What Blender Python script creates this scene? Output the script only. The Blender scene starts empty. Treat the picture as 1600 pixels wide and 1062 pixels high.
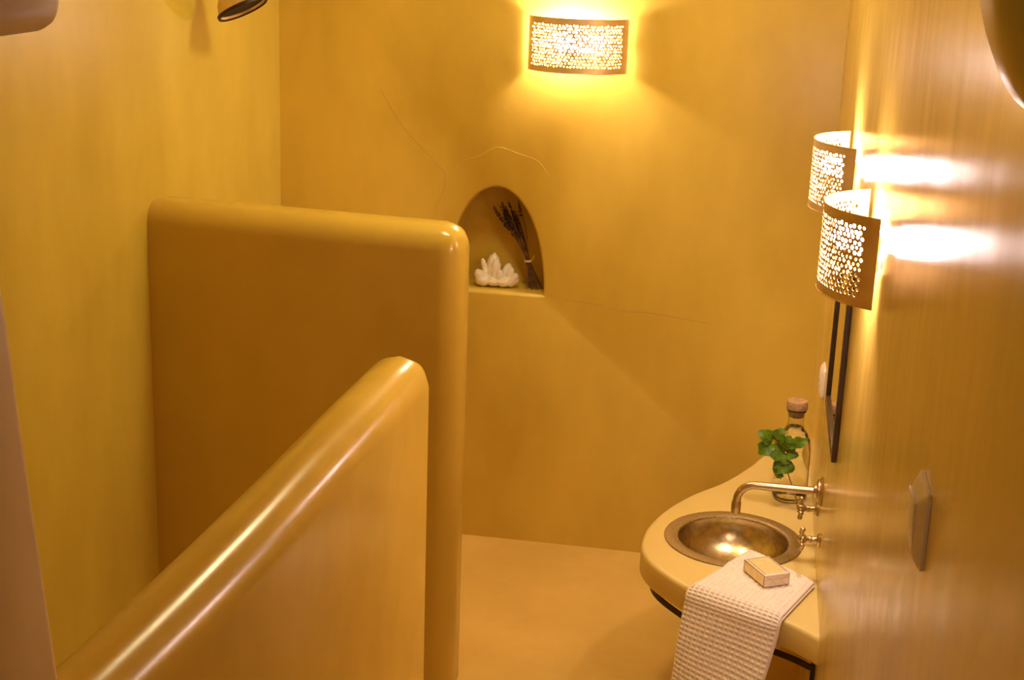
import bpy, bmesh, math, random
from mathutils import Vector, Matrix
from mathutils.geometry import delaunay_2d_cdt
random.seed(7)
PI = math.pi
SC = bpy.context.scene
COL = SC.collection

# ------------------------------------------------------------------ camera
def make_camera():
    f, pit, roll, yaw = 2279.7281, .2820, .0356, .1650
    eye = Vector((-.21761, 0, 1.98791))
    cy, sy, cp, sp = math.cos(yaw), math.sin(yaw), math.cos(pit), math.sin(pit)
    fw = Vector((-.15771865, .94746568, -.27826895))
    rt = Vector((.98417208, .1738798, .03422176))
    up = Vector((-.08080929, .26846712, .95989336))
    cam = bpy.data.cameras.new('camera')
    cam.sensor_width = 36; cam.lens = 36 * f / 1600; cam.clip_start = .02
    o = bpy.data.objects.new('camera', cam)
    m = Matrix((rt, up, -fw)).transposed().to_4x4(); m.translation = eye
    o.matrix_world = m
    COL.objects.link(o); SC.camera = o
make_camera()

# ------------------------------------------------------------------ world, daylight from the doorway behind, exposure
w = bpy.data.worlds.new('world'); SC.world = w; w.use_nodes = True
w.node_tree.nodes['Background'].inputs[0].default_value = (1, .82, .55, 1)
w.node_tree.nodes['Background'].inputs[1].default_value = .9
al = bpy.data.lights.new('doorway_daylight', 'AREA'); al.shape = 'RECTANGLE'
al.size = .9; al.size_y = 1.9; al.energy = 10; al.color = (1, .85, .62)
ao = bpy.data.objects.new('doorway_daylight', al); COL.objects.link(ao)
ao.location = (-.75, -1.28, 1.1); ao.rotation_euler = (PI / 2, 0, PI)
SC.view_settings.view_transform = 'Standard'; SC.view_settings.look = 'None'
SC.view_settings.gamma = 1; SC.view_settings.use_curve_mapping = False
SC.view_settings.exposure = -.16
BULB_COLOUR = (1.0, .80, .78)
ADDED_FILL_COLOUR = (1.0, .84, .46)
BULB_STRENGTH = 330
BULB_STRENGTH_BACK = 390
ADDED_FILL_STRENGTH = 63  # emission of the unseen fill lamp added on the ceiling

# ------------------------------------------------------------------ dimensions
YB, XL, ZC, H_CEIL = 4.4234, -1.7206, .4546, 2.45

# ------------------------------------------------------------------ materials
class NT:
    def __init__(s, name):
        s.m = bpy.data.materials.new(name); s.m.use_nodes = True
        s.t = s.m.node_tree; s.n = s.t.nodes; s.b = s.n['Principled BSDF']; s.out = s.n['Material Output']
    def add(s, kind, **kw):
        nd = s.n.new(kind)
        for k, v in kw.items():
            if k.startswith('i_'): nd.inputs[k[2:].replace('_', ' ')].default_value = v
            else: setattr(nd, k, v)
        return nd
    def link(s, a, b): s.t.links.new(a, b)
    def set(s, **kw):
        for k, v in kw.items(): s.b.inputs[k.replace('_', ' ')].default_value = v
        return s

def c4(c): return (c[0], c[1], c[2], 1)

def plaster(name, base, var=.18, rough=.30, bump=.35, stretch=(1, 1, .45), scale=2.2, coat=.0, fine=.2):
    """burnished lime plaster: cloudy colour, trowel marks, soft undulation"""
    s = NT(name)
    tc = s.add('ShaderNodeTexCoord'); mp = s.add('ShaderNodeMapping'); mp.inputs['Scale'].default_value = stretch
    s.link(tc.outputs['Object'], mp.inputs[0])
    n1 = s.add('ShaderNodeTexNoise', i_Scale=scale, i_Detail=4.0, i_Roughness=.45)
    n2 = s.add('ShaderNodeTexNoise', i_Scale=scale * 7, i_Detail=2.0, i_Roughness=.5)
    n3 = s.add('ShaderNodeTexNoise', i_Scale=scale * .9, i_Detail=.5)
    n4 = s.add('ShaderNodeTexNoise', i_Scale=scale * 25, i_Detail=3.0)
    for n in (n1, n2, n3, n4): s.link(mp.outputs[0], n.inputs['Vector'])
    mx = s.add('ShaderNodeMath', operation='MULTIPLY_ADD'); s.link(n2.outputs[0], mx.inputs[0]); mx.inputs[1].default_value = .16
    s.link(n1.outputs[0], mx.inputs[2])
    cr = s.add('ShaderNodeValToRGB'); s.link(mx.outputs[0], cr.inputs[0])
    cr.color_ramp.elements[0].position = .36; cr.color_ramp.elements[1].position = .78
    cr.color_ramp.elements[0].color = c4([base[0] * (1 - var * .6), base[1] * (1 - var * .7), base[2] * (1 - var)])
    cr.color_ramp.elements[1].color = c4([min(1, base[0] * (1 + var * .5)), min(1, base[1] * (1 + var * .6)), base[2] * (1 + var * 1.0)])
    s.link(cr.outputs[0], s.b.inputs['Base Color'])
    rr = s.add('ShaderNodeMapRange'); rr.inputs[3].default_value = rough - .05 if rough < .28 else max(.29, rough - .05); rr.inputs[4].default_value = .266 if rough < .28 else rough + .07
    rr.inputs[1].default_value = .15; rr.inputs[2].default_value = .85
    s.link((n2 if rough < .28 else n1).outputs[0], rr.inputs[0]); s.link(rr.outputs[0], s.b.inputs['Roughness'])
    b1 = s.add('ShaderNodeBump', i_Strength=bump, i_Distance=.05); s.link(n3.outputs[0], b1.inputs['Height'])
    b2 = s.add('ShaderNodeBump', i_Strength=bump * .5 * fine, i_Distance=.004); s.link(n2.outputs[0], b2.inputs['Height'])
    b3 = s.add('ShaderNodeBump', i_Strength=bump * .25 * fine, i_Distance=.0004); s.link(n4.outputs[0], b3.inputs['Height'])
    s.link(b1.outputs[0], b2.inputs['Normal']); s.link(b2.outputs[0], b3.inputs['Normal']); s.link(b3.outputs[0], s.b.inputs['Normal'])
    s.set(Specular_IOR_Level=.5)
    if coat: s.set(Coat_Weight=coat, Coat_Roughness=.12)
    return s.m

def simple(name, base, rough=.5, metal=0, noise=0, nscale=40, bump=0, bdist=.001, **kw):
    s = NT(name); s.set(Base_Color=c4(base), Roughness=rough, Metallic=metal)
    if kw: s.set(**kw)
    if noise or bump:
        tc = s.add('ShaderNodeTexCoord'); n = s.add('ShaderNodeTexNoise', i_Scale=float(nscale), i_Detail=5.0)
        s.link(tc.outputs['Object'], n.inputs['Vector'])
        if noise:
            cr = s.add('ShaderNodeValToRGB'); s.link(n.outputs[0], cr.inputs[0])
            cr.color_ramp.elements[0].position = .3; cr.color_ramp.elements[1].position = .7
            cr.color_ramp.elements[0].color = c4([v * (1 - noise) for v in base])
            cr.color_ramp.elements[1].color = c4([min(1, v * (1 + noise)) for v in base])
            s.link(cr.outputs[0], s.b.inputs['Base Color'])
        if bump:
            b = s.add('ShaderNodeBump', i_Strength=float(bump), i_Distance=bdist); s.link(n.outputs[0], b.inputs['Height'])
            s.link(b.outputs[0], s.b.inputs['Normal'])
    return s.m

OCHRE = (.665, .468, .070)
M = {}
M['wall'] = plaster('ochre_plaster', OCHRE, var=.34)
M['wall_left'] = plaster('ochre_plaster_yellow', (.67, .525, .080), rough=.36, var=.30)
M['wall_right'] = plaster('burnished_ochre_plaster', (.66, .45, .095), rough=.225, bump=.16, stretch=(1, 1, .35), scale=2.4, fine=.75, var=.32)
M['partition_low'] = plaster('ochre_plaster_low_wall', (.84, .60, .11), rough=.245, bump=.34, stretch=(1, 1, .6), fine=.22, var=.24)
M['partition'] = plaster('ochre_plaster_polished', (.665, .46, .075), rough=.25, bump=.13, stretch=(1, 1, .6), fine=.15)
M['floor'] = plaster('ochre_floor_plaster', (.74, .49, .115), rough=.34, stretch=(1, 1, 1), scale=3)
M['counter'] = plaster('counter_plaster', (.75, .56, .18), var=.03, rough=.30, bump=.12, stretch=(1, 1, 1), scale=3)
M['jamb'] = plaster('pale_plaster', (.88, .70, .42), var=.22, rough=.45, scale=6)
M['brass'] = simple('aged_brass', (.58, .45, .24), .30, 1, noise=.12, nscale=30, bump=.15)
M['shade_brass'] = simple('brushed_brass', (.74, .54, .28), .42, .6, noise=.10, nscale=22, bump=.1)
M['hammered'] = simple('hammered_brass', (.58, .47, .25), .27, 1, noise=.22, nscale=60, bump=.5, bdist=.0015)
M['rim'] = simple('speckled_brass', (.55, .45, .27), .40, 1, noise=.30, nscale=220, bump=.3, bdist=.0006)
M['iron'] = simple('dark_iron', (.05, .028, .012), .5, .6)
M['plastic'] = simple('ivory_plastic', (.80, .68, .50), .35)
M['frame'] = simple('dark_brown_wood', (.045, .022, .008), .35, noise=.3, nscale=30)
M['mirror'] = simple('mirror_glass', (.68, .64, .56), .02, 1)
M['cork'] = simple('cork', (.42, .25, .10), .8, noise=.35, nscale=180, bump=.4)
M['leaf'] = simple('leaf_green', (.105, .20, .004), .45, noise=.45, nscale=60, bump=.3, Specular_IOR_Level=.3)
M['stem'] = simple('plant_stem', (.25, .16, .03), .6)
M['quartz'] = simple('white_quartz', (.95, .84, .76), .5, noise=.10, nscale=50, bump=.6, bdist=.004, Subsurface_Weight=.25, Subsurface_Scale=.01)
M['lav_stem'] = simple('dried_stem', (.15, .075, .03), .8, noise=.4, nscale=60)
M['lav_flower'] = simple('dried_flower', (.045, .018, .012), .9, noise=.5, nscale=200, bump=.6)
M['twine'] = simple('twine', (.85, .66, .36), .8)
M['gold_paper'] = simple('gold_paper', (.92, .70, .30), .35, .15, noise=.10, nscale=90, bump=.2)
M['wrap'] = simple('glossy_paper', (.90, .76, .60), .28, bump=.2, nscale=30)
M['ink'] = simple('brown_print', (.16, .075, .015), .5)
M['black'] = simple('dark_hollow', (.02, .012, .006), .7)

def glass_mat(name, ior, col=(1, 1, 1)):
    s = NT(name); s.set(Base_Color=c4(col), Roughness=0.0, IOR=ior, Transmission_Weight=1.0)
    return s.m
M['glass'] = glass_mat('clear_glass', 1.46, (.99, .99, .97))
M['water'] = glass_mat('water', 1.33, (.995, .99, .96))

def bulb_mat(power, colour=BULB_COLOUR):
    s = NT('bulb_glow')
    e = s.add('ShaderNodeEmission'); e.inputs[0].default_value = c4(colour); e.inputs[1].default_value = power
    s.link(e.outputs[0], s.out.inputs['Surface']); return s.m
M['bulb'] = bulb_mat(BULB_STRENGTH); M['bulb_back'] = bulb_mat(BULB_STRENGTH_BACK); M['fill_globe'] = bulb_mat(ADDED_FILL_STRENGTH, ADDED_FILL_COLOUR)

def towel_mat():
    s = NT('waffle_cotton'); s.set(Base_Color=(.91, .79, .63, 1), Roughness=.95, Specular_IOR_Level=.1, Sheen_Weight=.3)
    tc = s.add('ShaderNodeTexCoord'); n = s.add('ShaderNodeTexNoise', i_Scale=500.0, i_Detail=3.0); s.link(tc.outputs['Object'], n.inputs['Vector'])
    b = s.add('ShaderNodeBump', i_Strength=.5, i_Distance=.001); s.link(n.outputs[0], b.inputs['Height']); s.link(b.outputs[0], s.b.inputs['Normal'])
    return s.m
M['towel'] = towel_mat()

# ------------------------------------------------------------------ helpers
def link_obj(name, data, parent=None):
    o = bpy.data.objects.new(name, data); COL.objects.link(o)
    if parent: o.parent = parent
    return o

def mesh_obj(name, bm, mats, parent=None, smooth=True, angle=40):
    bmesh.ops.recalc_face_normals(bm, faces=bm.faces)
    if smooth:
        for f in bm.faces: f.smooth = True
        for e in bm.edges:
            if len(e.link_faces) == 2 and e.calc_face_angle(0) > math.radians(angle): e.smooth = False
    me = bpy.data.meshes.new(name); bm.to_mesh(me); bm.free()
    for m in (mats if isinstance(mats, (list, tuple)) else [mats]): me.materials.append(m)
    return link_obj(name, me, parent)

def tag(o, label, cat, group=None):
    o['label'] = label; o['category'] = cat
    if group: o['group'] = group
    return o

def thing(name, label, cat, loc=(0, 0, 0), rot=(0, 0, 0), group=None):
    o = bpy.data.objects.new(name, None); COL.objects.link(o); o.empty_display_size = .05
    o.location = loc; o.rotation_euler = rot
    return tag(o, label, cat, group)

def struct(o): o['kind'] = 'structure'; return o

def box_bm(bm, lo, hi, mat=None, mi=0):
    c = [(x, y, z) for x in (lo[0], hi[0]) for y in (lo[1], hi[1]) for z in (lo[2], hi[2])]
    v = [bm.verts.new(mat @ Vector(p) if mat else p) for p in c]
    fs = []
    for q in ((0, 1, 3, 2), (4, 6, 7, 5), (0, 4, 5, 1), (2, 3, 7, 6), (0, 2, 6, 4), (1, 5, 7, 3)):
        f = bm.faces.new([v[i] for i in q]); f.material_index = mi; fs.append(f)
    return v, fs

def bevel_all(bm, r, seg=3):
    bmesh.ops.bevel(bm, geom=bm.edges[:], offset=r, segments=seg, profile=.5, affect='EDGES', clamp_overlap=True)

def lathe_bm(bm, prof, seg=48, mat=Matrix.Identity(4), close=False):
    rings = []
    for r, z in prof:
        if r < 1e-6: rings.append([bm.verts.new(mat @ Vector((0, 0, z)))])
        else: rings.append([bm.verts.new(mat @ Vector((r * math.cos(2 * PI * k / seg), r * math.sin(2 * PI * k / seg), z))) for k in range(seg)])
    prs = list(zip(rings, rings[1:]))
    if close: prs.append((rings[-1], rings[0]))
    for a, b in prs:
        for k in range(seg):
            j = (k + 1) % seg
            if len(a) == 1 and len(b) == 1: continue
            if len(a) == 1: bm.faces.new((a[0], b[j], b[k]))
            elif len(b) == 1: bm.faces.new((a[k], a[j], b[0]))
            else: bm.faces.new((a[k], a[j], b[j], b[k]))
    return bm

def catmull(pts, n=8, closed=False):
    P = [Vector(p) for p in pts]; out = []; N = len(P)
    rng = range(N) if closed else range(N - 1)
    for i in rng:
        if closed: a, b, c, d = P[i - 1], P[i], P[(i + 1) % N], P[(i + 2) % N]
        else: a, b, c, d = P[max(i - 1, 0)], P[i], P[i + 1], P[min(i + 2, N - 1)]
        for k in range(n):
            t = k / n
            out.append(.5 * ((2 * b) + (c - a) * t + (2 * a - 5 * b + 4 * c - d) * t * t + (3 * b - a - 3 * c + d) * t ** 3))
    if not closed: out.append(P[-1].copy())
    return out

def tube_bm(bm, pts, rad, seg=12, caps=True, flat=None):
    """sweep; rad may be a number or list; flat=(half_width, half_height) gives a rectangular bar kept upright"""
    pts = [Vector(p) for p in pts]; n = len(pts)
    rad = rad if isinstance(rad, (list, tuple)) else [rad] * n
    prev = None; rings = []
    for i, p in enumerate(pts):
        t = (pts[min(i + 1, n - 1)] - pts[max(i - 1, 0)]).normalized()
        if flat or prev is None:
            ref = Vector((0, 0, 1)) if abs(t.z) < .95 else Vector((1, 0, 0))
            u = ref.cross(t).normalized()
        else:
            u = (prev - t * prev.dot(t)).normalized()
        prev = u; v = t.cross(u)
        if flat: ring = [bm.verts.new(p + u * a * flat[0] + v * b * flat[1]) for a, b in ((1, 1), (-1, 1), (-1, -1), (1, -1))]
        else: ring = [bm.verts.new(p + (u * math.cos(2 * PI * k / seg) + v * math.sin(2 * PI * k / seg)) * rad[i]) for k in range(seg)]
        rings.append(ring)
    m = len(rings[0])
    for a, b in zip(rings, rings[1:]):
        for k in range(m): bm.faces.new((a[k], a[(k + 1) % m], b[(k + 1) % m], b[k]))
    if caps: bm.faces.new(rings[0][::-1]); bm.faces.new(rings[-1])
    return bm

def cdt_faces(outer, holes, extra=()):
    """triangulate outer polygon minus holes; returns verts2d, tris and index maps for outer and every hole"""
    co = []; edges = []; idx = []
    for loop in [outer] + list(holes):
        s = len(co); co += [Vector(p) for p in loop]; n = len(loop)
        edges += [(s + k, s + (k + 1) % n) for k in range(n)]; idx.append(list(range(s, s + n)))
    co += [Vector(p) for p in extra]
    v, e, f, ov, oe, of = delaunay_2d_cdt(co, edges, [], 0, 1e-7)
    back = {}
    for i, l in enumerate(ov):
        for o in l: back[o] = i
    holes2 = [[(p[0], p[1]) for p in h] for h in holes]
    bbs = [(min(p[0] for p in h), max(p[0] for p in h), min(p[1] for p in h), max(p[1] for p in h)) for h in holes2]
    def inside(x, y, poly):
        c = False; j = len(poly) - 1
        for i in range(len(poly)):
            if (poly[i][1] > y) != (poly[j][1] > y) and x < (poly[j][0] - poly[i][0]) * (y - poly[i][1]) / (poly[j][1] - poly[i][1]) + poly[i][0]: c = not c
            j = i
        return c
    tris = []
    for t in f:
        cx = sum(v[i][0] for i in t) / len(t); cy = sum(v[i][1] for i in t) / len(t)
        if not inside(cx, cy, [(p[0], p[1]) for p in outer]): continue
        bad = False
        for h, b in zip(holes2, bbs):
            if b[0] <= cx <= b[1] and b[2] <= cy <= b[3] and inside(cx, cy, h): bad = True; break
        if not bad: tris.append(t)
    return v, tris, [[back[i] for i in l] for l in idx]

# ------------------------------------------------------------------ the room
def slab(name, lo, hi, mat):
    bm = bmesh.new(); box_bm(bm, lo, hi); return struct(mesh_obj(name, bm, mat, smooth=False))

slab('floor', (-2.2, -1.3, -.1), (.15, YB + .3, 0), M['floor'])
slab('ceiling', (-2.2, -1.3, H_CEIL), (.15, YB + .3, H_CEIL + .1), M['wall'])
slab('wall_right', (0, -1.3, 0), (.15, YB, H_CEIL), M['wall_right'])
slab('wall_left', (XL - .15, -1.3, 0), (XL, YB, H_CEIL), M['wall_left'])

# niche outline (half ellipse)
NX, NZ, NA, NB = -1.018, .843, .158, .335
def niche_loop(o=0.0, n=48):
    pts = [(NX + (NA + o) * math.cos(PI * k / n), NZ - (0 if 0 < k < n else 0) + (NB + o) * math.sin(PI * k / n)) for k in range(n + 1)]
    for k in range(1, 12): pts.append((NX - (NA + o) + 2 * (NA + o) * k / 12, NZ - o))
    pts[0] = (NX + NA + o, NZ - o); pts[n] = (NX - NA - o, NZ - o)
    return pts
def make_back_wall():
    bm = bmesh.new()
    rim = .010
    loop = niche_loop(rim)
    outer = [(-2.2, 0), (.15, 0), (.15, H_CEIL), (-2.2, H_CEIL)]
    v, tris, maps = cdt_faces(outer, [loop])
    V = [bm.verts.new((p[0], YB, p[1])) for p in v]
    for t in tris: bm.faces.new([V[i] for i in t])
    prev = [V[i] for i in maps[1]]
    prof = [(.006, .0012), (.003, .004), (0.0, .010), (0.0, .15)]
    n = len(loop)
    for off, dep in prof:
        ring = [bm.verts.new((x, YB + dep, z)) for x, z in niche_loop(off)]
        for k in range(n):
            bm.faces.new((prev[k], prev[(k + 1) % n], ring[(k + 1) % n], ring[k]))
        prev = ring
    # back of the niche
    v2, t2, m2 = cdt_faces(niche_loop(0), [])
    inv = {m2[0][i]: prev[i] for i in range(n)}
    for t in t2: bm.faces.new([inv[i] for i in t])
    for v_ in bm.verts: pass
    # solid backing so that the wall has its own depth
    b = [bm.verts.new((x, YB + .3, z)) for x, z in ((-2.2, 0), (.15, 0), (.15, H_CEIL), (-2.2, H_CEIL))]
    bm.faces.new(b)
    c = [V[i] for i in maps[0]]
    for k in range(4): bm.faces.new((c[k], c[(k + 1) % 4], b[(k + 1) % 4], b[k]))
    return struct(mesh_obj('wall_back', bm, M['wall'], angle=50))
wall_back = make_back_wall()

# hairline seams in the plaster
M['seam'] = simple('plaster_seam', (.50, .32, .06), .5)
def crack(pts):
    bm = bmesh.new()
    P = catmull([(x + random.uniform(-.004, .004), YB + .0004, z) for x, z in pts], 6)
    n = len(P)
    tube_bm(bm, P, [.0008 + .0006 * math.sin(PI * i / n) for i in range(n)], 5)
    mesh_obj('crack', bm, M['seam'], wall_back)
crack([(-1.392, 1.46), (-1.338, 1.374), (-1.279, 1.304), (-1.2, 1.236), (-1.181, 1.213), (-1.188, 1.152), (-1.208, 1.106), (-1.211, 1.073)])
crack([(-1.181, 1.213), (-1.131, 1.253), (-1.071, 1.274), (-1.018, 1.303), (-.951, 1.286), (-.894, 1.267), (-.856, 1.224)])
crack([(-.84, .842), (-.774, .834), (-.693, .828), (-.601, .813), (-.531, .814), (-.43, .804), (-.33, .793)])

# wall behind the camera with the doorway the daylight comes through
def frame_wall(name, y0, y1, x0, x1, ox0, ox1, oz, mat):
    bm = bmesh.new()
    box_bm(bm, (x0, y0, 0), (ox0, y1, H_CEIL)); box_bm(bm, (ox1, y0, 0), (x1, y1, H_CEIL)); box_bm(bm, (ox0, y0, oz), (ox1, y1, H_CEIL))
    return struct(mesh_obj(name, bm, mat, smooth=False))
frame_wall('wall_front', -1.45, -1.3, -2.2, .15, -1.2, -.3, 2.05, M['wall'])

# jamb of the entrance at the near left: a wall stub with a leaning, rounded edge
def make_jamb():
    bm = bmesh.new()
    prof = [(0, -.735), (.6, -.765), (1.0, -.787), (1.309, -.812), (1.537, -.832), (1.662, -.842), (1.80, -.862), (1.93, -.885), (2.10, -.90), (H_CEIL, -.90)]
    zs = catmull([(x, 0, z) for z, x in prof], 5)
    r = .035
    rings = []
    for p in zs:
        x, z = p.x + .012, p.z; ring = [bm.verts.new((XL, 1.1, z)), bm.verts.new((XL, .90, z))]
        for k in range(7):
            a = -PI / 2 + PI / 2 * k / 6
            ring.append(bm.verts.new((x - r + r * math.cos(a), .90 + r + r * math.sin(a), z)))
        for k in range(7):
            a = PI / 2 * k / 6
            ring.append(bm.verts.new((x - r * .5 + r * .5 * math.cos(a), 1.1 - r * .5 + r * .5 * math.sin(a), z)))
        rings.append(ring)
    m = len(rings[0])
    for a, b in zip(rings, rings[1:]):
        for k in range(m): bm.faces.new((a[k], a[(k + 1) % m], b[(k + 1) % m], b[k]))
    bm.faces.new(rings[0]); bm.faces.new(rings[-1][::-1])
    return struct(mesh_obj('trim_1', bm, M['jamb'], angle=50))
make_jamb()

# rounded plaster corbels of the entrance, upper left and upper right
def corbel(name, lo, hi, r, mat, label):
    bm = bmesh.new(); box_bm(bm, lo, hi); bevel_all(bm, r, 6)
    return struct(mesh_obj(name, bm, mat))
corbel('trim_2', (-1.10, .92, 1.889), (-.764, 1.10, 2.30), .022, M['jamb'], '')

def make_right_corbel():
    # profile in X-Z pushed along Y; hugs the right wall
    P = [(.03, 1.868), (-.012, 1.866), (-.030, 1.872), (-.044, 1.888), (-.056, 1.912), (-.066, 1.94), (-.078, 1.99), (-.092, 2.08), (-.10, 2.2), (-.10, H_CEIL), (.03, H_CEIL)]
    pts = catmull([(x - .010, 0, z) for x, z in P[1:9]], 5)
    prof = [(.03, 1.868)] + [(p.x, p.z) for p in pts] + [(-.10, H_CEIL), (.03, H_CEIL)]
    bm = bmesh.new()
    rings = []
    for y, s in ((.98, .0), (.985, .5), (1.0, .85), (1.02, 1), (1.08, 1), (1.10, .85), (1.115, .5), (1.12, 0)):
        rings.append([bm.verts.new((min(.03, x + (1 - s) * .02), y, z + (1 - s) * .012 if z < H_CEIL else z)) for x, z in prof])
    m = len(prof)
    for a, b in zip(rings, rings[1:]):
        for k in range(m): bm.faces.new((a[k], a[(k + 1) % m], b[(k + 1) % m], b[k]))
    bm.faces.new(rings[0]); bm.faces.new(rings[-1][::-1])
    return struct(mesh_obj('trim_3', bm, M['wall'], angle=60))
make_right_corbel()

# ------------------------------------------------------------------ partitions
def make_far_partition():
    x0, x1, y0, y1, zt = XL, -.914, 3.388, 3.543, 1.272
    bm = bmesh.new(); box_bm(bm, (x0, y0, 0), (x1, y1, zt))
    bm.edges.ensure_lookup_table()
    sel = []
    for e in bm.edges:
        a, b = e.verts[0].co, e.verts[1].co
        if min(a.z, b.z) > zt - .01 and not (a.x < x0 + .01 and b.x < x0 + .01): sel.append(e)
        elif a.x > x1 - .01 and b.x > x1 - .01 and abs(a.z - b.z) > .1: sel.append(e)
    bmesh.ops.bevel(bm, geom=sel, offset=.058, segments=8, profile=.5, affect='EDGES')
    for v in bm.verts:      # hand built: the slab is a little fatter at mid height and the top dips towards its free end
        t = (v.co.x - x0) / (x1 - x0)
        if v.co.z > 1.0: v.co.z -= .018 * t * t
    o = mesh_obj('shower_partition', bm, M['partition'])
    tag(o, 'tall ochre plaster shower partition with rounded top joining the left wall', 'partition')
make_far_partition()

def make_near_partition():
    zt = 1.158; bm = bmesh.new()
    L0, L1, th = 1.1, 2.70, .124
    v, _ = box_bm(bm, (0, L0, 0), (th, L1, zt))
    sel = []
    for e in bm.edges:
        a, b = e.verts[0].co, e.verts[1].co
        if min(a.z, b.z) > zt - .01 and not (a.y < L0 + .01 and b.y < L0 + .01): sel.append(e)
        elif a.y > L1 - .01 and b.y > L1 - .01 and abs(a.z - b.z) > .1: sel.append(e)
    bmesh.ops.bevel(bm, geom=sel, offset=.060, segments=9, profile=.5, affect='EDGES')
    for k in range(1, 16):
        y = L0 + (L1 - L0 - .07) * k / 16
        bmesh.ops.bisect_plane(bm, geom=bm.verts[:] + bm.edges[:] + bm.faces[:], plane_co=(0, y, 0), plane_no=(0, 1, 0))
    for v in bm.verts:
        t = (L1 - v.co.y) / (L1 - L0)
        if v.co.z > 1: v.co.z += .004 * math.sin(t * 7)
        v.co.x += -.942 - .065 * t + .010 * math.sin(PI * t)
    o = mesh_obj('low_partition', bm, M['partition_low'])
    tag(o, 'low ochre plaster partition with glossy rounded crest in the foreground', 'partition')
make_near_partition()

# ------------------------------------------------------------------ wash counter
OUT = [(0, YB), (-.03, YB), (-.076, 4.349), (-.133, 4.229), (-.179, 4.106), (-.249, 3.962), (-.333, 3.84), (-.395, 3.715), (-.433, 3.584), (-.440, 3.465),
       (-.419, 3.381), (-.365, 3.300), (-.298, 3.232), (-.185, 3.170), (-.072, 3.111), (0, 3.046)]
SX, SY = -.2085, 3.556
def outline(off=0.0):
    pts = catmull([(x, y, 0) for x, y in OUT[1:]], 8)
    res = []
    for i, p in enumerate(pts):
        t = (pts[min(i + 1, len(pts) - 1)] - pts[max(i - 1, 0)]).normalized()
        n = Vector((-t.y, t.x, 0))   # points to the inside of the slab
        if n.dot(Vector((-.15, 3.6, 0)) - p) < 0: n = -n
        q = p + n * off
        res.append((min(q.x, 0), min(q.y, YB)))
    res[-1] = (0, pts[-1].y + off); res[0] = (res[0][0], YB)
    return res + [(0, YB)]
def make_counter():
    bm = bmesh.new(); th = .070
    hole = [(SX + .160 * math.cos(2 * PI * k / 64), SY + .160 * math.sin(2 * PI * k / 64)) for k in range(64)]
    lay = [(.012, 0), (.006, -.0015), (.002, -.005), (0, -.011), (0, -th + .008), (.003, -th + .002), (.008, -th)]
    o0 = outline(lay[0][0]); v, tr, mp = cdt_faces(o0, [hole])
    V = [bm.verts.new((p[0], p[1], ZC)) for p in v]
    for t in tr: bm.faces.new([V[i] for i in t])
    prev = [V[i] for i in mp[0]]; n = len(prev)
    for off, dz in lay[1:]:
        ring = [bm.verts.new((x, y, ZC + dz)) for x, y in outline(off)]
        for k in range(n): bm.faces.new((prev[k], prev[(k + 1) % n], ring[(k + 1) % n], ring[k]))
        prev = ring
    ol = outline(lay[-1][0]); v2, t2, m2 = cdt_faces(ol, [hole])
    inv = {m2[0][i]: prev[i] for i in range(n)}
    hb = [bm.verts.new((x, y, ZC - th)) for x, y in hole]
    for i in range(len(hole)): inv[m2[1][i]] = hb[i]
    for t in t2: bm.faces.new([inv[i] for i in t])
    ht = [V[i] for i in mp[1]]; m = len(hole)
    for k in range(m): bm.faces.new((ht[k], ht[(k + 1) % m], hb[(k + 1) % m], hb[k]))
    o = mesh_obj('wash_counter', bm, M['counter'], angle=55)
    tag(o, 'curved ochre plaster wash counter built out from the right wall', 'counter')
make_counter()

def make_sink():
    t = thing('sink', 'round hammered brass basin sunk into the plaster counter', 'sink', (SX, SY, ZC))
    bm = bmesh.new()
    lathe_bm(bm, [(.1585, .0), (.177, .0005), (.1785, .002), (.177, .004), (.160, .005), (.148, .0045), (.1435, .0025), (.1415, -.002), (.1585, -.002)], 96, close=True)
    mesh_obj('rim', bm, M['rim'], t)
    bm = bmesh.new(); pr = []
    for k in range(25):
        a = PI / 2 * k / 24
        pr.append((.1415 * math.cos(a) ** .8 if k < 24 else .018, -.002 - .098 * math.sin(a) ** 1.05))
    pr = [(r, z) for r, z in pr if r > .019] + [(.018, -.1000), (.017, -.104), (0, -.104)]
    pr2 = [(0, -.108), (.021, -.108)] + [(r + .004, z - .003) for r, z in reversed(pr[:-3])]
    lathe_bm(bm, pr + pr2, 96)
    mesh_obj('bowl', bm, M['hammered'], t, angle=60)
    bm = bmesh.new(); lathe_bm(bm, [(.0165, -.104), (.0165, -.100), (.012, -.0985), (.004, -.0985), (0, -.0995)], 32)
    mesh_obj('drain', bm, M['brass'], t)
make_sink()

def make_rail():
    pts = [(x, y) for x, y in outline(.032) if x < -.001]
    pts = [p for p in pts if p[1] < 4.02]
    P = [Vector((x, y, .352)) for x, y in pts]
    P[-1] = Vector((-.008, P[-1].y + .004, .352))
    P.append(Vector((-.0005, P[-1].y, .352)))
    P = [Vector((-.0005, 4.06, .352)), Vector((-.06, 4.06, .352)), Vector((-.16, 4.045, .352))] + P
    t = thing('towel_rail', 'thin dark iron towel rail curving beneath the counter edge', 'towel rail', (0, 0, 0))
    bm = bmesh.new(); tube_bm(bm, P, 1, flat=(.0035, .0065)); mesh_obj('bar', bm, M['iron'], t, smooth=False)
    y = P[-1].y
    bm = bmesh.new(); box_bm(bm, (-.010, y - .007, .305), (-.0005, y + .007, .362)); mesh_obj('wall_plate', bm, M['iron'], t, smooth=False)
    bm = bmesh.new(); box_bm(bm, (-.010, 4.05, .33), (-.0005, 4.07, .374)); mesh_obj('wall_plate', bm, M['iron'], t, smooth=False)
make_rail()

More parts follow.
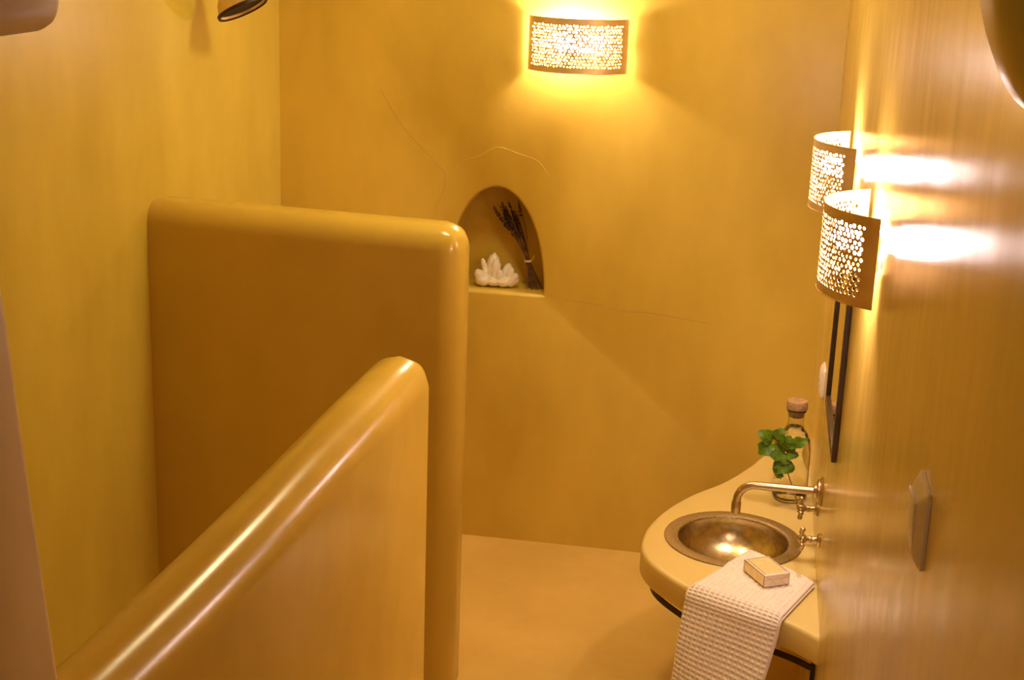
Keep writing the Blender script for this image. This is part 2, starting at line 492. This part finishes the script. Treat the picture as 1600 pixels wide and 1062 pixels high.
# ------------------------------------------------------------------ faucet and taps
def along_x(x0=0, y=0, z=0):   # lathe axis pointing out of the right wall (-X)
    return Matrix.Translation((x0, y, z)) @ Matrix.Rotation(-PI / 2, 4, 'Y')
def make_spout():
    y, z = 3.472, .642
    t = thing('wall_spout', 'long bent brass spout coming out of the right wall over the basin', 'faucet', (0, y, z))
    pts = [(-.008, 0, 0), (-.06, 0, 0), (-.12, 0, 0), (-.165, 0, 0)]
    for k in range(1, 11):
        a = PI / 2 * k / 10
        pts.append((-.165 - .042 * math.sin(a), .0, -.042 * (1 - math.cos(a))))
    pts += [(-.208, 0, -.050)]
    bm = bmesh.new(); tube_bm(bm, pts, .0102, 24); mesh_obj('pipe', bm, M['brass'], t)
    bm = bmesh.new(); lathe_bm(bm, [(.0085, -.078), (.0118, -.078), (.0122, -.075), (.0122, -.050), (.0112, -.046), (.0085, -.046)], 32, Matrix.Translation((-.208, 0, 0)), close=True)
    mesh_obj('nozzle', bm, M['brass'], t)
    bm = bmesh.new()
    lathe_bm(bm, [(0, .0005), (.036, .0005), (.037, .003), (.035, .006), (.030, .0075), (.030, .011), (.027, .014), (.018, .015), (.0165, .020), (.013, .022), (0, .022)], 48, along_x())
    mesh_obj('rosette', bm, M['brass'], t)
make_spout()

def ball(bm, c, r, seg=16):
    lathe_bm(bm, [(r * math.sin(PI * k / 10), -r * math.cos(PI * k / 10)) for k in range(11)], seg, Matrix.Translation(c))
def make_tap(y, label, roll):
    t = thing('cross_tap', label, 'tap', (0, y, .558), (roll, 0, 0), 'cross-handled brass taps on the wall')
    bm = bmesh.new()
    lathe_bm(bm, [(0, .0005), (.017, .0005), (.0175, .003), (.015, .007), (.010, .009), (.0085, .013), (.0075, .020), (.009, .024), (.009, .028), (.0065, .031), (.0065, .042), (0, .042)], 32, along_x())
    mesh_obj('valve_body', bm, M['brass'], t)
    bm = bmesh.new()
    lathe_bm(bm, [(0, .034), (.009, .034), (.0115, .038), (.012, .044), (.0105, .050), (.006, .054), (0, .055)], 24, along_x())
    for k in range(4):
        a = PI / 2 * k + .15
        d = Vector((0, math.cos(a), math.sin(a)))
        c = Vector((-.044, 0, 0))
        tube_bm(bm, [c + d * s for s in (.008, .014, .019, .024)], [.006, .0042, .0042, .006], 14)
        ball(bm, c + d * .0275, .0068)
    mesh_obj('cross_handle', bm, M['brass'], t)
make_tap(3.362, 'brass cross-handled tap nearer the towel, below the spout', .1)
make_tap(3.560, 'brass cross-handled tap between the spout and the carafe', .0)

# ------------------------------------------------------------------ carafe
def make_carafe():
    t = thing('glass_carafe', 'clear glass carafe of water closed with a cork by the spout', 'carafe', (-.064, 3.885, ZC))
    outer = [(0, .0004), (.036, .0004), (.043, .003), (.0472, .010), (.0485, .022), (.0488, .060), (.0488, .120), (.0480, .150), (.0445, .172), (.037, .190), (.029, .203), (.0235, .214), (.0212, .226), (.0215, .238), (.0235, .250), (.027, .259), (.0282, .2625)]
    inner = [(.0265, .2625), (.0252, .257), (.0215, .248), (.0193, .236), (.0192, .226), (.0215, .213), (.0270, .2015), (.035, .1885), (.0425, .171), (.0460, .150), (.0468, .120), (.0468, .060), (.0465, .022), (.0445, .013), (.039, .0085), (.030, .0075), (0, .0085)]
    bm = bmesh.new(); lathe_bm(bm, outer + inner, 64); mesh_obj('glass_body', bm, M['glass'], t, angle=80)
    wat = [(0, .0090)] + [(r - .00015, z + .0004) for r, z in reversed(inner[5:-1])]
    wat = [p for p in wat if p[1] < .2125] + [(.0212, .2120), (.0150, .2105), (0, .2105)]
    bm = bmesh.new(); lathe_bm(bm, wat, 64); mesh_obj('water', bm, M['water'], t, angle=80)
    bm = bmesh.new(); lathe_bm(bm, [(0, .240), (.0180, .240), (.0195, .2415), (.0212, .2485), (.0248, .2575), (.0262, .2630), (.0285, .2640), (.0292, .267), (.0290, .284), (.0280, .2865), (0, .2865)], 48)
    mesh_obj('cork_stopper', bm, M['cork'], t)
make_carafe()

# ------------------------------------------------------------------ leafy sprig leaning on the carafe
def leaf_mesh(parent, base, tip, width, lobes=5, droop=.004, face=Vector((0, -.94, .34)), phase=0.0):
    base, tip = Vector(base), Vector(tip); ax = tip - base; L = ax.length; ax.normalize()
    side = ax.cross(face).normalized(); nrm = side.cross(ax).normalized()
    if nrm.dot(face) < 0: nrm = -nrm
    n = 44; bm = bmesh.new(); rings = []
    for s in (.0, .35, .7, 1.0):
        ring = []
        for k in range(n):
            a = 2 * PI * k / n
            rr = .5 * (1 + .10 * math.cos(lobes * a + phase) + .035 * math.cos(13 * a + phase))
            u = .5 + rr * math.cos(a) * .98; v_ = rr * math.sin(a)
            u = .5 + (u - .5) * s; v_ *= s
            q = base + ax * (u * L) + side * (v_ * width) + nrm * (-droop * (2 * u - 1) ** 2 * 2 + .0025 * abs(v_) * 2 * math.sin(9 * u + phase) + .004 * abs(v_))
            ring.append(q)
        rings.append(ring)
    for off in (.0004, -.0004):
        R = [[bm.verts.new(q + nrm * off) for q in ring] if i else None for i, ring in enumerate(rings)]
        c = bm.verts.new(rings[0][0] + nrm * (off - .0005))
        for k in range(n): bm.faces.new((c, R[1][k], R[1][(k + 1) % n]))
        for a, b in zip(R[1:], R[2:]):
            for k in range(n): bm.faces.new((a[k], a[(k + 1) % n], b[(k + 1) % n], b[k]))
        if off > 0: top = R[-1]
        else:
            for k in range(n): bm.faces.new((top[k], top[(k + 1) % n], R[-1][(k + 1) % n], R[-1][k]))
    lf = mesh_obj('leaf', bm, M['leaf'], parent)
    bm = bmesh.new()
    mid = [base + ax * (u * L) + nrm * (-droop * (2 * u - 1) ** 2 * 2 + .0006) for u in (.02, .2, .4, .6, .8, .93)]
    tube_bm(bm, mid, [.0011, .001, .0009, .0007, .0005, .0002], 6)
    for u in (.25, .45, .65):
        for s in (-1, 1):
            a = base + ax * (u * L) + nrm * .0004; b = base + ax * ((u + .18) * L) + side * (s * width * .32) + nrm * .0012
            tube_bm(bm, [a, (a + b) / 2 + nrm * .0004, b], [.0006, .0005, .0002], 5)
    mesh_obj('midrib', bm, M['vein'], lf)
M['vein'] = simple('leaf_vein', (.20, .28, .03), .5)
def make_sprig():
    t = thing('leafy_sprig', 'sprig of scalloped green leaves leaning against the glass carafe', 'plant')
    bm = bmesh.new()
    P = catmull([(-.040, 3.782, ZC + .002), (-.052, 3.790, .505), (-.072, 3.797, .550), (-.086, 3.80, .585), (-.089, 3.80, .618), (-.104, 3.80, .640), (-.125, 3.802, .648)], 5)
    tube_bm(bm, P, [.0017 - .0008 * i / len(P) for i in range(len(P))], 8); mesh_obj('stem', bm, M['stem'], t)
    J = (-.088, 3.798, .617)
    L = [((-.122, 3.797, .645), (-.158, 3.790, .676), .034, 3, .6), ((-.120, 3.796, .648), (-.100, 3.792, .684), .034, 3, 0),
         ((-.120, 3.795, .640), (-.160, 3.785, .618), .036, 5, 1.0), (J, (-.135, 3.786, .622), .038, 4, .4),
         (J, (-.078, 3.79, .665), .036, 3, .9), ((-.085, 3.792, .640), (-.034, 3.785, .664), .026, 5, .5),
         (J, (-.056, 3.785, .618), .026, 3, .2), (J, (-.104, 3.784, .590), .036, 4, 0),
         ((-.088, 3.792, .590), (-.113, 3.782, .566), .034, 3, .2), ((-.090, 3.791, .592), (-.066, 3.783, .568), .034, 3, 1.2),
         ((-.092, 3.790, .566), (-.105, 3.783, .550), .020, 7, .8)]
    for b, e, wd, lb, ph in L: leaf_mesh(t, b, e, wd * 1.2, lb, phase=ph, face=Vector((random.uniform(-.25, .25), -.9, .4)).normalized())
make_sprig()

# ------------------------------------------------------------------ waffle towel
def make_towel():
    # centre line of the fold: (distance along, base position function).  Counter part then over the edge and down.
    A, B = Vector((-.166, 3.455, 0)), Vector((-.008, 3.312, 0))       # far edge, left and right
    C, D = Vector((-.294, 3.230, 0)), Vector((-.082, 3.118, 0))       # where it reaches the counter edge
    E, F = Vector((-.322, 3.165, 0)), Vector((-.145, 3.030, 0))       # hem, left and right
    def surf(u, s, lift):
        """u 0..1 across (left to right), s 0..1 far edge to hem"""
        a = A.lerp(B, u); c = C.lerp(D, u); e = E.lerp(F, u)
        n = (c - a).normalized()
        zt = ZC + .0015 + lift
        s1 = .47; s2 = .60
        if s < s1:
            p = a.lerp(c, s / s1); z = zt
            p.z = z
        elif s < s2:
            k = (s - s1) / (s2 - s1); r = .016 + lift
            an = k * PI / 2
            q = c + n * (.004 + r * math.sin(an)); q.z = zt - r * (1 - math.cos(an)); p = q
        else:
            k = (s - s2) / (1 - s2); r = .016 + lift
            q = c + n * (.004 + r); q2 = e.copy()
            q2 = q2 + n * lift
            p = q.lerp(q2, k ** 1.1); zt2 = zt - r
            p.z = zt2 + (.236 - .035 * u - zt2) * k
            p += n * (.006 * math.sin(PI * k) * (math.sin(u * 5 + 1)))
        dd = math.hypot(p.x - SX, p.y - SY)
        if s < s1: p.z += .0048 * min(1, max(0, (.205 - dd) / .02))
        return p
    NU, NS = 150, 330
    cu, cs = 17, 46
    def grid(lift, face, bm, u0=0.0, u1=1.0):
        g = [[None] * (NU + 1) for _ in range(NS + 1)]
        for i in range(NS + 1):
            s = i / NS
            for j in range(NU + 1):
                u = u0 + (u1 - u0) * j / NU
                sag = -.004 * max(0, (abs(u - .5) * 2) ** 6)
                e = 1e-3
                p = surf(u, s, lift)
                du = surf(min(u + e, 1), s, lift) - surf(max(u - e, 0), s, lift)
                ds = surf(u, min(s + e, 1), lift) - surf(u, max(s - e, 0), lift)
                nn = du.cross(ds); nn.normalize()
                if s < .47 and nn.z < 0: nn = -nn
                if s >= .47 and nn.y > 0: nn = -nn
                a = u * cu * PI; b = s * cs * PI
                w_ = 1 - abs(math.sin(a)) ** 1.2 * abs(math.sin(b)) ** 1.2
                ed = min(1, min(u, 1 - u) / .03, (1 - s - .02) / .02, s / .01)
                p = p + nn * (face * .0050 * w_ * max(0, ed) + (sag if lift > .012 else 0))
                g[i][j] = bm.verts.new(p)
        for i in range(NS):
            for j in range(NU): bm.faces.new((g[i][j], g[i][j + 1], g[i + 1][j + 1], g[i + 1][j]))
        return g
    bm = bmesh.new()
    lo = .0015; T = .017
    top = grid(T, 1, bm)                      # upper face of the upper layer
    def thin(lift, inset=0.0):
        g = []
        for i in range(NS + 1): g.append([bm.verts.new(surf(inset + (1 - inset) * j / 30, i / NS, lift)) for j in range(31)])
        for i in range(NS):
            for j in range(30): bm.faces.new((g[i][j], g[i][j + 1], g[i + 1][j + 1], g[i + 1][j]))
        return g
    mid1 = thin(.0115); mid2 = thin(.0085); bot = thin(.001)
    def edge(g1, g2, side):
        a = [r[-1 if side > 0 else 0] for r in g1]; b = [r[-1 if side > 0 else 0] for r in g2]
        mids = []
        for i in range(NS + 1):
            m = (a[i].co + b[i].co) / 2
            d = (a[i].co - g1[i][-4 if side > 0 else 3].co); d.z = 0
            m = m + (d.normalized() if d.length else Vector()) * (abs((a[i].co - b[i].co).length) * .5)
            mids.append(bm.verts.new(m))
        for i in range(NS):
            bm.faces.new((a[i], mids[i], mids[i + 1], a[i + 1])); bm.faces.new((mids[i], b[i], b[i + 1], mids[i + 1]))
    edge(top, mid1, 1); edge(mid2, bot, 1); edge(top, bot, -1)
    # the two layers are joined inside the left fold and closed at both ends
    def endcap(i, g1, g2):
        n1, n2 = len(g1[i]) - 1, len(g2[i]) - 1
        k = n1 // n2 if n1 >= n2 else 1
        for j in range(n2):
            bm.faces.new([g1[i][q] for q in range(j * k, (j + 1) * k + 1)] + [g2[i][j + 1], g2[i][j]])
    for i in (0, NS):
        endcap(i, top, mid1); endcap(i, mid2, bot)
    o = mesh_obj('hand_towel', bm, M['towel'], angle=70)
    tag(o, 'folded beige waffle-weave hand towel hanging over the counter edge', 'towel')
make_towel()

# ------------------------------------------------------------------ wrapped soap
def make_soap():
    ang = math.atan2(-.088, .052)
    t = thing('wrapped_soap', 'small wrapped bar of soap with a gold label on the towel', 'soap', (-.1235, 3.290, ZC + .0242), (0, 0, ang))
    L, W, H = .100, .068, .031
    bm = bmesh.new(); box_bm(bm, (-L / 2, -W / 2, 0), (L / 2, W / 2, H)); bevel_all(bm, .0025, 3); mesh_obj('wrapper', bm, M['wrap'], t)
    e = .0004
    bm = bmesh.new(); box_bm(bm, (-L / 2 + .004, -W / 2 + .004, H - .001), (L / 2 - .007, W / 2 - .004, H + e)); mesh_obj('top_label', bm, M['gold_paper'], t, smooth=False)
    for s in (-1, 1):
        bm = bmesh.new(); y = s * W / 2
        box_bm(bm, (-L / 2 + .0025, min(y - s * .001, y + s * e), .002), (L / 2 - .0025, max(y - s * .001, y + s * e), H - .002)); mesh_obj('side_label', bm, M['gold_paper'], t, smooth=False)
    bm = bmesh.new(); z = H + e; x0, x1, y0, y1 = -L / 2 + .005, L / 2 - .008, -W / 2 + .005, W / 2 - .005; b = .0012
    for lo, hi in (((x0, y0), (x1, y0 + b)), ((x0, y1 - b), (x1, y1)), ((x0, y0), (x0 + b, y1))): box_bm(bm, (lo[0], lo[1], z - .0001), (hi[0], hi[1], z + .0003))
    for s in (-1, 1):
        y = s * (W / 2 + e)
        for lo, hi in (((-L / 2 + .0015, .001), (L / 2 - .0015, .0022)), ((-L / 2 + .0015, H - .0022), (L / 2 - .0015, H - .001)), ((-L / 2 + .0015, .001), (-L / 2 + .0028, H - .001)), ((L / 2 - .0028, .001), (L / 2 - .0015, H - .001))):
            box_bm(bm, (lo[0], min(y, y + s * .0003) - .0001, lo[1]), (hi[0], max(y, y + s * .0003), hi[1]))
    mesh_obj('border_print', bm, M['ink'], t, smooth=False)
    M['crease'] = simple('paper_crease', (.55, .38, .20), .5)
    for s in (-1, 1):
        bm = bmesh.new(); x = s * (L / 2 + .0001)
        for a, c in (((-W / 2 + .003, H - .003), (-.010, H * .45)), ((W / 2 - .003, H - .003), (.010, H * .45)), ((-.010, H * .45), (-W / 2 + .010, .002)), ((.010, H * .45), (W / 2 - .010, .002)), ((-.010, H * .45), (-.002, .002)), ((-W / 2 + .004, H * .62), (W / 2 - .004, H * .62))):
            tube_bm(bm, [(x, a[0], a[1]), (x, c[0], c[1])], .00035, 6)
        mesh_obj('fold_crease', bm, M['crease'], t)
make_soap()

# ------------------------------------------------------------------ switch, outlet, mirror
def wall_plate(name, label, cat, y, z, size, rocker):
    t = thing(name, label, cat, (0, y, z))
    h = size / 2
    bm = bmesh.new()
    prof = [(h, 0.0003), (h, .004), (h - .010, .012), (h - .014, .013)]
    rings = []
    for a, d in prof:
        ring = []
        for cx, cz in ((1, 1), (-1, 1), (-1, -1), (1, -1)):
            for k in range(5):
                an = {(1, 1): 0, (-1, 1): 1, (-1, -1): 2, (1, -1): 3}[(cx, cz)] * PI / 2 + PI / 2 * k / 4
                r = .008
                ring.append(bm.verts.new((-d, cx * (a - r) + r * math.cos(an), cz * (a - r) + r * math.sin(an))))
        rings.append(ring)
    m = len(rings[0])
    for a, b in zip(rings, rings[1:]):
        for k in range(m): bm.faces.new((a[k], a[(k + 1) % m], b[(k + 1) % m], b[k]))
    bm.faces.new(rings[0]); bm.faces.new(rings[-1])
    mesh_obj('plate', bm, M['plastic'], t, angle=25)
    if rocker:
        bm = bmesh.new(); q = h - .016
        v, _ = box_bm(bm, (-.017, -q, -q), (-.0125, q, q))
        for p in v:
            if p.co.x < -.015 and p.co.z < 0: p.co.x += .0035
        bevel_all(bm, .001, 2); mesh_obj('rocker', bm, M['plastic'], t)
    else:
        bm = bmesh.new(); lathe_bm(bm, [(0, .0125), (.020, .0125), (.0215, .0135), (.0205, .0142), (.0195, .0135), (0, .0135)], 32, along_x()); mesh_obj('socket', bm, M['plastic'], t)
        for s in (-1, 1):
            bm = bmesh.new(); lathe_bm(bm, [(0, .0137), (.0024, .0137), (.0024, .0145), (0, .0145)], 12, along_x(0, s * .0095)); mesh_obj('pin_hole', bm, M['black'], t)
    return t
wall_plate('light_switch', 'ivory light switch on the glossy right wall nearest the camera', 'switch', 1.612, 1.340, .092, True)
wall_plate('wall_outlet', 'ivory wall outlet on the right wall beyond the mirror', 'outlet', 3.86, .812, .084, False)

def make_mirror():
    y0, y1, z0, z1 = 3.085, 3.525, .862, 1.335
    t = thing('wall_mirror', 'dark-framed mirror hanging on the right wall between sconces and spout', 'mirror', (0, (y0 + y1) / 2, z0))
    yc = (y0 + y1) / 2; w2 = (y1 - y0) / 2; hh = z1 - z0; fw = .022; d = .012
    for nm, lo, hi in (('frame_side', (-w2, 0), (-w2 + fw, hh)), ('frame_side', (w2 - fw, 0), (w2, hh)), ('frame_rail', (-w2 + fw, 0), (w2 - fw, fw)), ('frame_rail', (-w2 + fw, hh - fw), (w2 - fw, hh))):
        bm = bmesh.new(); box_bm(bm, (-d, lo[0], lo[1]), (-.0004, hi[0], hi[1])); bevel_all(bm, .0015, 2); mesh_obj(nm, bm, M['frame'], t)
    bm = bmesh.new(); box_bm(bm, (-.006, -w2 + fw, fw), (-.0008, w2 - fw, hh - fw)); mesh_obj('mirror_glass', bm, M['mirror'], t, smooth=False)
make_mirror()

# ------------------------------------------------------------------ wall sconces
SW, SH, SS = .300, .158, .090      # chord, height, sagitta
def sconce_sheet():
    R = (SW * SW / 4 + SS * SS) / (2 * SS); th0 = math.asin(SW / 2 / R); arc = 2 * R * th0
    def at(u, z, d=0.0):           # u along the arc from its middle
        a = u / R; return Vector(((R + d) * math.sin(a), -((R + d) * math.cos(a) - (R - SS)) - .009, z))
    zx, zz = arc / 2 - .030, SH / 2 - .020
    rnd = random.Random(3); pts = []; dx = .0104; dz = dx * .866; row = 0; z = -zz
    while z <= zz:
        x = -zx + (dx / 2 if row % 2 else 0)
        while x <= zx:
            pts.append([x + rnd.uniform(-.0016, .0016), z + rnd.uniform(-.0014, .0014), rnd.choice((.0030, .0035, .0040))]); x += dx
        z += dz; row += 1
    for _ in range(12):             # push crowded holes apart
        for i, p in enumerate(pts):
            for q in pts[i + 1:]:
                ex, ez = q[0] - p[0], q[1] - p[1]
                if abs(ex) > .01 or abs(ez) > .01: continue
                d = math.hypot(ex, ez); need = p[2] + q[2] + .0010
                if d < need:
                    k = (need - d) / d / 2; p[0] -= ex * k; p[1] -= ez * k; q[0] += ex * k; q[1] += ez * k
    ok = []
    for x, z, r in pts:
        if all(math.hypot(x - a, z - b) > r + c + .0004 for a, b, c in ok): ok.append((x, z, r))
    pts = ok
    holes = [[(x + r * math.cos(2 * PI * k / 9), z + r * math.sin(2 * PI * k / 9)) for k in range(9)] for x, z, r in pts]
    n = 60; outer = [(-arc / 2 + arc * k / n, -SH / 2) for k in range(n)] + [(arc / 2, -SH / 2)] + [(arc / 2 - arc * k / n, SH / 2) for k in range(n)] + [(-arc / 2, SH / 2)]
    extra = [(-arc / 2 + arc * k / n, s * (SH / 2 - .009)) for k in range(1, n) for s in (-1, 1)] + [(s * (arc / 2 - .012), -SH / 2 + .02 + .0118 * k) for k in range(11) for s in (-1, 1)]
    v, tr, mp = cdt_faces(outer, holes, extra)
    bm = bmesh.new(); T = .0010
    Vo = [bm.verts.new(at(p[0], p[1])) for p in v]; Vi = [bm.verts.new(at(p[0], p[1], -T)) for p in v]
    cnt = {}
    for t in tr:
        bm.faces.new([Vo[i] for i in t]); bm.faces.new([Vi[i] for i in reversed(t)])
        for a, b in zip(t, t[1:] + t[:1]): cnt[(a, b)] = cnt.get((a, b), 0) + 1
    for (a, b) in cnt:
        if (b, a) not in cnt: bm.faces.new((Vo[b], Vo[a], Vi[a], Vi[b]))
    bm.verts.ensure_lookup_table()
    for q in [q for q in bm.verts if not q.link_faces]: bm.verts.remove(q)
    return bm, at, arc
def make_sconce():
    t = thing('wall_sconce', 'curved perforated brass wall sconce glowing high on the back wall', 'wall lamp', group='perforated brass sconces')
    bm, at, arc = sconce_sheet()
    mesh_obj('perforated_shade', bm, M['shade_brass'], t, angle=30)
    for s in (-1, 1):      # rolled rods along top and bottom edges
        bm = bmesh.new(); tube_bm(bm, [at(-arc / 2 + arc * k / 60, s * SH / 2) for k in range(61)], .0012, 6); mesh_obj('edge_bead', bm, M['shade_brass'], t)
    bm = bmesh.new(); box_bm(bm, (-.060, -.006, -.030), (.075, -.0004, .030)); bevel_all(bm, .002, 2); mesh_obj('back_plate', bm, M['plastic'], t)
    for s in (-1, 1):
        bm = bmesh.new(); box_bm(bm, (min(s * .03, s * .149), -.0012, -.006), (max(s * .03, s * .149), -.0002, .006)); mesh_obj('bracket', bm, M['shade_brass'], t, smooth=False)
    for x, k in ((-.040, 1.45), (.060, .85)):
        bm = bmesh.new(); tube_bm(bm, [(x, -.006, .012), (x, -.010, .012)], .011 * k, 20); mesh_obj('lamp_holder', bm, M['plastic'], t)
        bm = bmesh.new(); R = Matrix.Translation((x, -.0095, .012)) @ Matrix.Rotation(PI / 2, 4, 'X') @ Matrix.Scale(k, 4)
        lathe_bm(bm, [(0, 0), (.008, .0005), (.009, .006), (.015, .016), (.0185, .026), (.0185, .034), (.014, .043), (.007, .0475), (0, .0485)], 24, R); mesh_obj('bulb', bm, M['bulb'], t)
    return t
def dup(root):
    r = root.copy(); COL.objects.link(r)
    for ch in list(root.children):
        c = ch.copy(); COL.objects.link(c); c.parent = r
    return r
s1 = make_sconce(); s1.location = (-.784, YB, 1.7068 - SH / 2)
s2 = dup(s1); s2['label'] = 'curved perforated brass sconce nearest the camera on the glossy right wall'
s2.location = (0, 2.6485, 1.5182 - SH / 2); s2.rotation_euler = (0, 0, -PI / 2)
s3 = dup(s1); s3['label'] = 'farther perforated brass sconce on the right wall, partly behind the nearer one'
s3.location = (0, 3.4709, 1.5182 - SH / 2); s3.rotation_euler = (0, 0, -PI / 2)
for ch in s1.children:
    if ch.name.startswith('bulb'):
        ch.material_slots[0].link = 'OBJECT'; ch.material_slots[0].material = M['bulb_back']

# ------------------------------------------------------------------ crystal and lavender in the niche
def make_crystal():
    ox, oy, oz = -1.020, YB + .072, NZ
    t = thing('quartz_cluster', 'pale pink-white quartz crystal cluster standing in the arched niche', 'crystal', (ox, oy, oz))
    rnd = random.Random(5)
    def shard(base, tip, r, name='crystal_point'):
        base, tip = Vector(base), Vector(tip); ax = (tip - base); L = ax.length
        q = ax.to_track_quat('Z', 'Y').to_matrix().to_4x4(); m = Matrix.Translation(base) @ q
        bm = bmesh.new(); lathe_bm(bm, [(0, 0), (r * .8, 0), (r * 1.0, L * .3), (r * 1.02, L * .72), (r * .72, L * .90), (r * .25, L * .99), (0, L)], 7, m)
        bmesh.ops.subdivide_edges(bm, edges=bm.edges[:], cuts=1, use_grid_fill=True)
        for v in bm.verts: v.co += Vector([rnd.uniform(-1, 1) for _ in range(3)]) * r * .09
        mesh_obj(name, bm, M['quartz'], t, angle=60)
    bm = bmesh.new()
    for c, r in (((-.045, -.01, .022), (.026, .025, .021)), ((-.012, 0, .018), (.032, .03, .017)), ((.022, -.004, .020), (.03, .028, .018)), ((.048, 0, .026), (.022, .022, .017)), ((-.03, .01, .016), (.03, .03, .015))):
        m = Matrix.Translation(c) @ Matrix.Diagonal((*r, 1)); bmesh.ops.create_icosphere(bm, subdivisions=3, radius=1, matrix=m)
    for v in bm.verts:
        v.co += Vector([rnd.uniform(-1, 1) for _ in range(3)]) * .0018; v.co.z = max(v.co.z, .0008)
    mesh_obj('base_rock', bm, M['quartz'], t, angle=180)
    shard((-.022, .004, .015), (-.014, .012, .107), .0195)
    shard((-.005, -.004, .012), (-.008, .0, .094), .016)
    shard((-.034, .0, .015), (-.052, .006, .088), .0095)
    shard((-.045, -.012, .012), (-.066, -.016, .055), .015)
    shard((.018, .005, .015), (.036, .010, .076), .016)
    shard((.030, -.004, .012), (.047, .0, .066), .012)
    shard((.040, -.010, .010), (.064, -.012, .050), .013)
    shard((.004, -.012, .010), (.012, -.016, .060), .012)
make_crystal()

def make_lavender():
    t = thing('lavender_bunch', 'dried lavender bunch tied with twine leaning in the arched niche', 'dried flowers', (-.905, YB + .075, NZ))
    rnd = random.Random(11); tie = Vector((-.020, .012, .088))
    for k in range(40):
        an = rnd.uniform(0, 2 * PI); rr = math.sqrt(rnd.random())
        foot = Vector((.008 + .030 * rr * math.cos(an), -.004 + .016 * rr * math.sin(an), .0015 + rnd.uniform(0, .012) * (k % 3 == 0)))
        kn = tie + Vector((.0075 * rr * math.cos(an), .0065 * rr * math.sin(an), 0))
        ln = rnd.uniform(.125, .205)
        spread = rnd.gauss(0, .5)
        d = Vector((-.50 + .24 * spread + .06 * math.cos(an), .10 + .12 * math.sin(an) * rr, 1)).normalized()
        end = kn + d * ln
        end.y = min(end.y, .060)
        mid = (kn + end) / 2 + Vector((.006, 0, .004))
        P = catmull([foot, kn, mid, end], 4)
        bm = bmesh.new(); tube_bm(bm, P, .0010, 5); st = mesh_obj('stalk', bm, M['lav_stem'], t)
        bm = bmesh.new(); hl = rnd.uniform(.03, .055); nb = int(hl / .0055)
        for j in range(nb + 1):
            s = j / nb; p = end - d * hl * (1 - s)
            if rnd.random() < .15: continue
            r = .0040 * (1 - .45 * s)
            for q in range(3):
                a = rnd.uniform(0, 2 * PI); o = Vector((math.cos(a), math.sin(a), .4)) * r * .8
                bmesh.ops.create_icosphere(bm, subdivisions=1, radius=r * rnd.uniform(.6, .9), matrix=Matrix.Translation(p + o))
        mesh_obj('flower_spike', bm, M['lav_flower'], st)
    bm = bmesh.new()
    P = [tie + Vector((.0105 * math.cos(a), .0095 * math.sin(a), .0025 * a / (2 * PI) - .004)) for a in [2 * PI * 3 * i / 60 for i in range(61)]]
    P += [tie + Vector(q) for q in ((.014, -.004, .006), (.018, -.006, .014), (.019, -.006, .020))]
    tube_bm(bm, P, .0013, 6); mesh_obj('twine', bm, M['twine'], t)
make_lavender()

# ------------------------------------------------------------------ shower head, upper left
def make_shower():
    ax = Vector((.46, -.10, -.88)).normalized()
    c = Vector((-1.588, 3.74, 1.730))
    t = thing('shower_head', 'bell-shaped brass shower head at the top edge above the partition', 'shower head', c)
    m = ax.to_track_quat('Z', 'Y').to_matrix().to_4x4()
    bm = bmesh.new(); lathe_bm(bm, [(.012, -.10), (.020, -.085), (.040, -.060), (.058, -.030), (.066, -.004), (.068, 0), (.064, 0), (.055, -.028), (.038, -.056), (.014, -.080)], 48, m, close=True)
    mesh_obj('bell', bm, M['shade_brass'], t)
    bm = bmesh.new(); lathe_bm(bm, [(0, -.012), (.060, -.012), (.063, -.007), (0, -.006)], 40, m); mesh_obj('spray_plate', bm, M['black'], t)
    bm = bmesh.new(); lathe_bm(bm, [(.0635, -.006), (.0690, -.006), (.0700, -.002), (.0690, .003), (.0640, .003)], 48, m, close=True); mesh_obj('rim_seal', bm, M['iron'], t)
    bm = bmesh.new(); top = m @ Vector((0, 0, -.095))
    tube_bm(bm, catmull([top, top - ax * .03, top + Vector((-.045, 0, .07)), Vector((XL + .001, 3.74, 1.93)) - c], 6), .010, 14); mesh_obj('shower_arm', bm, M['brass'], t)
make_shower()

# ------------------------------------------------------------------ fill lamp added on the ceiling, out of view, to brighten floor and counter
def make_added_fill_lamp():
    t = thing('added_fill_lamp', 'round frosted fill lamp added on the ceiling out of view', 'added fill lamp', (-.70, 3.50, H_CEIL))
    bm = bmesh.new(); lathe_bm(bm, [(0, -.0005), (.15, -.0005), (.155, -.006), (.15, -.022), (.14, -.026), (0, -.026)], 48); mesh_obj('canopy', bm, M['brass'], t)
    bm = bmesh.new(); lathe_bm(bm, [(.135, -.0265), (.135, -.034), (.125, -.055), (.10, -.072), (.06, -.084), (0, -.088)], 48); mesh_obj('diffuser', bm, M['fill_globe'], t)
make_added_fill_lamp()
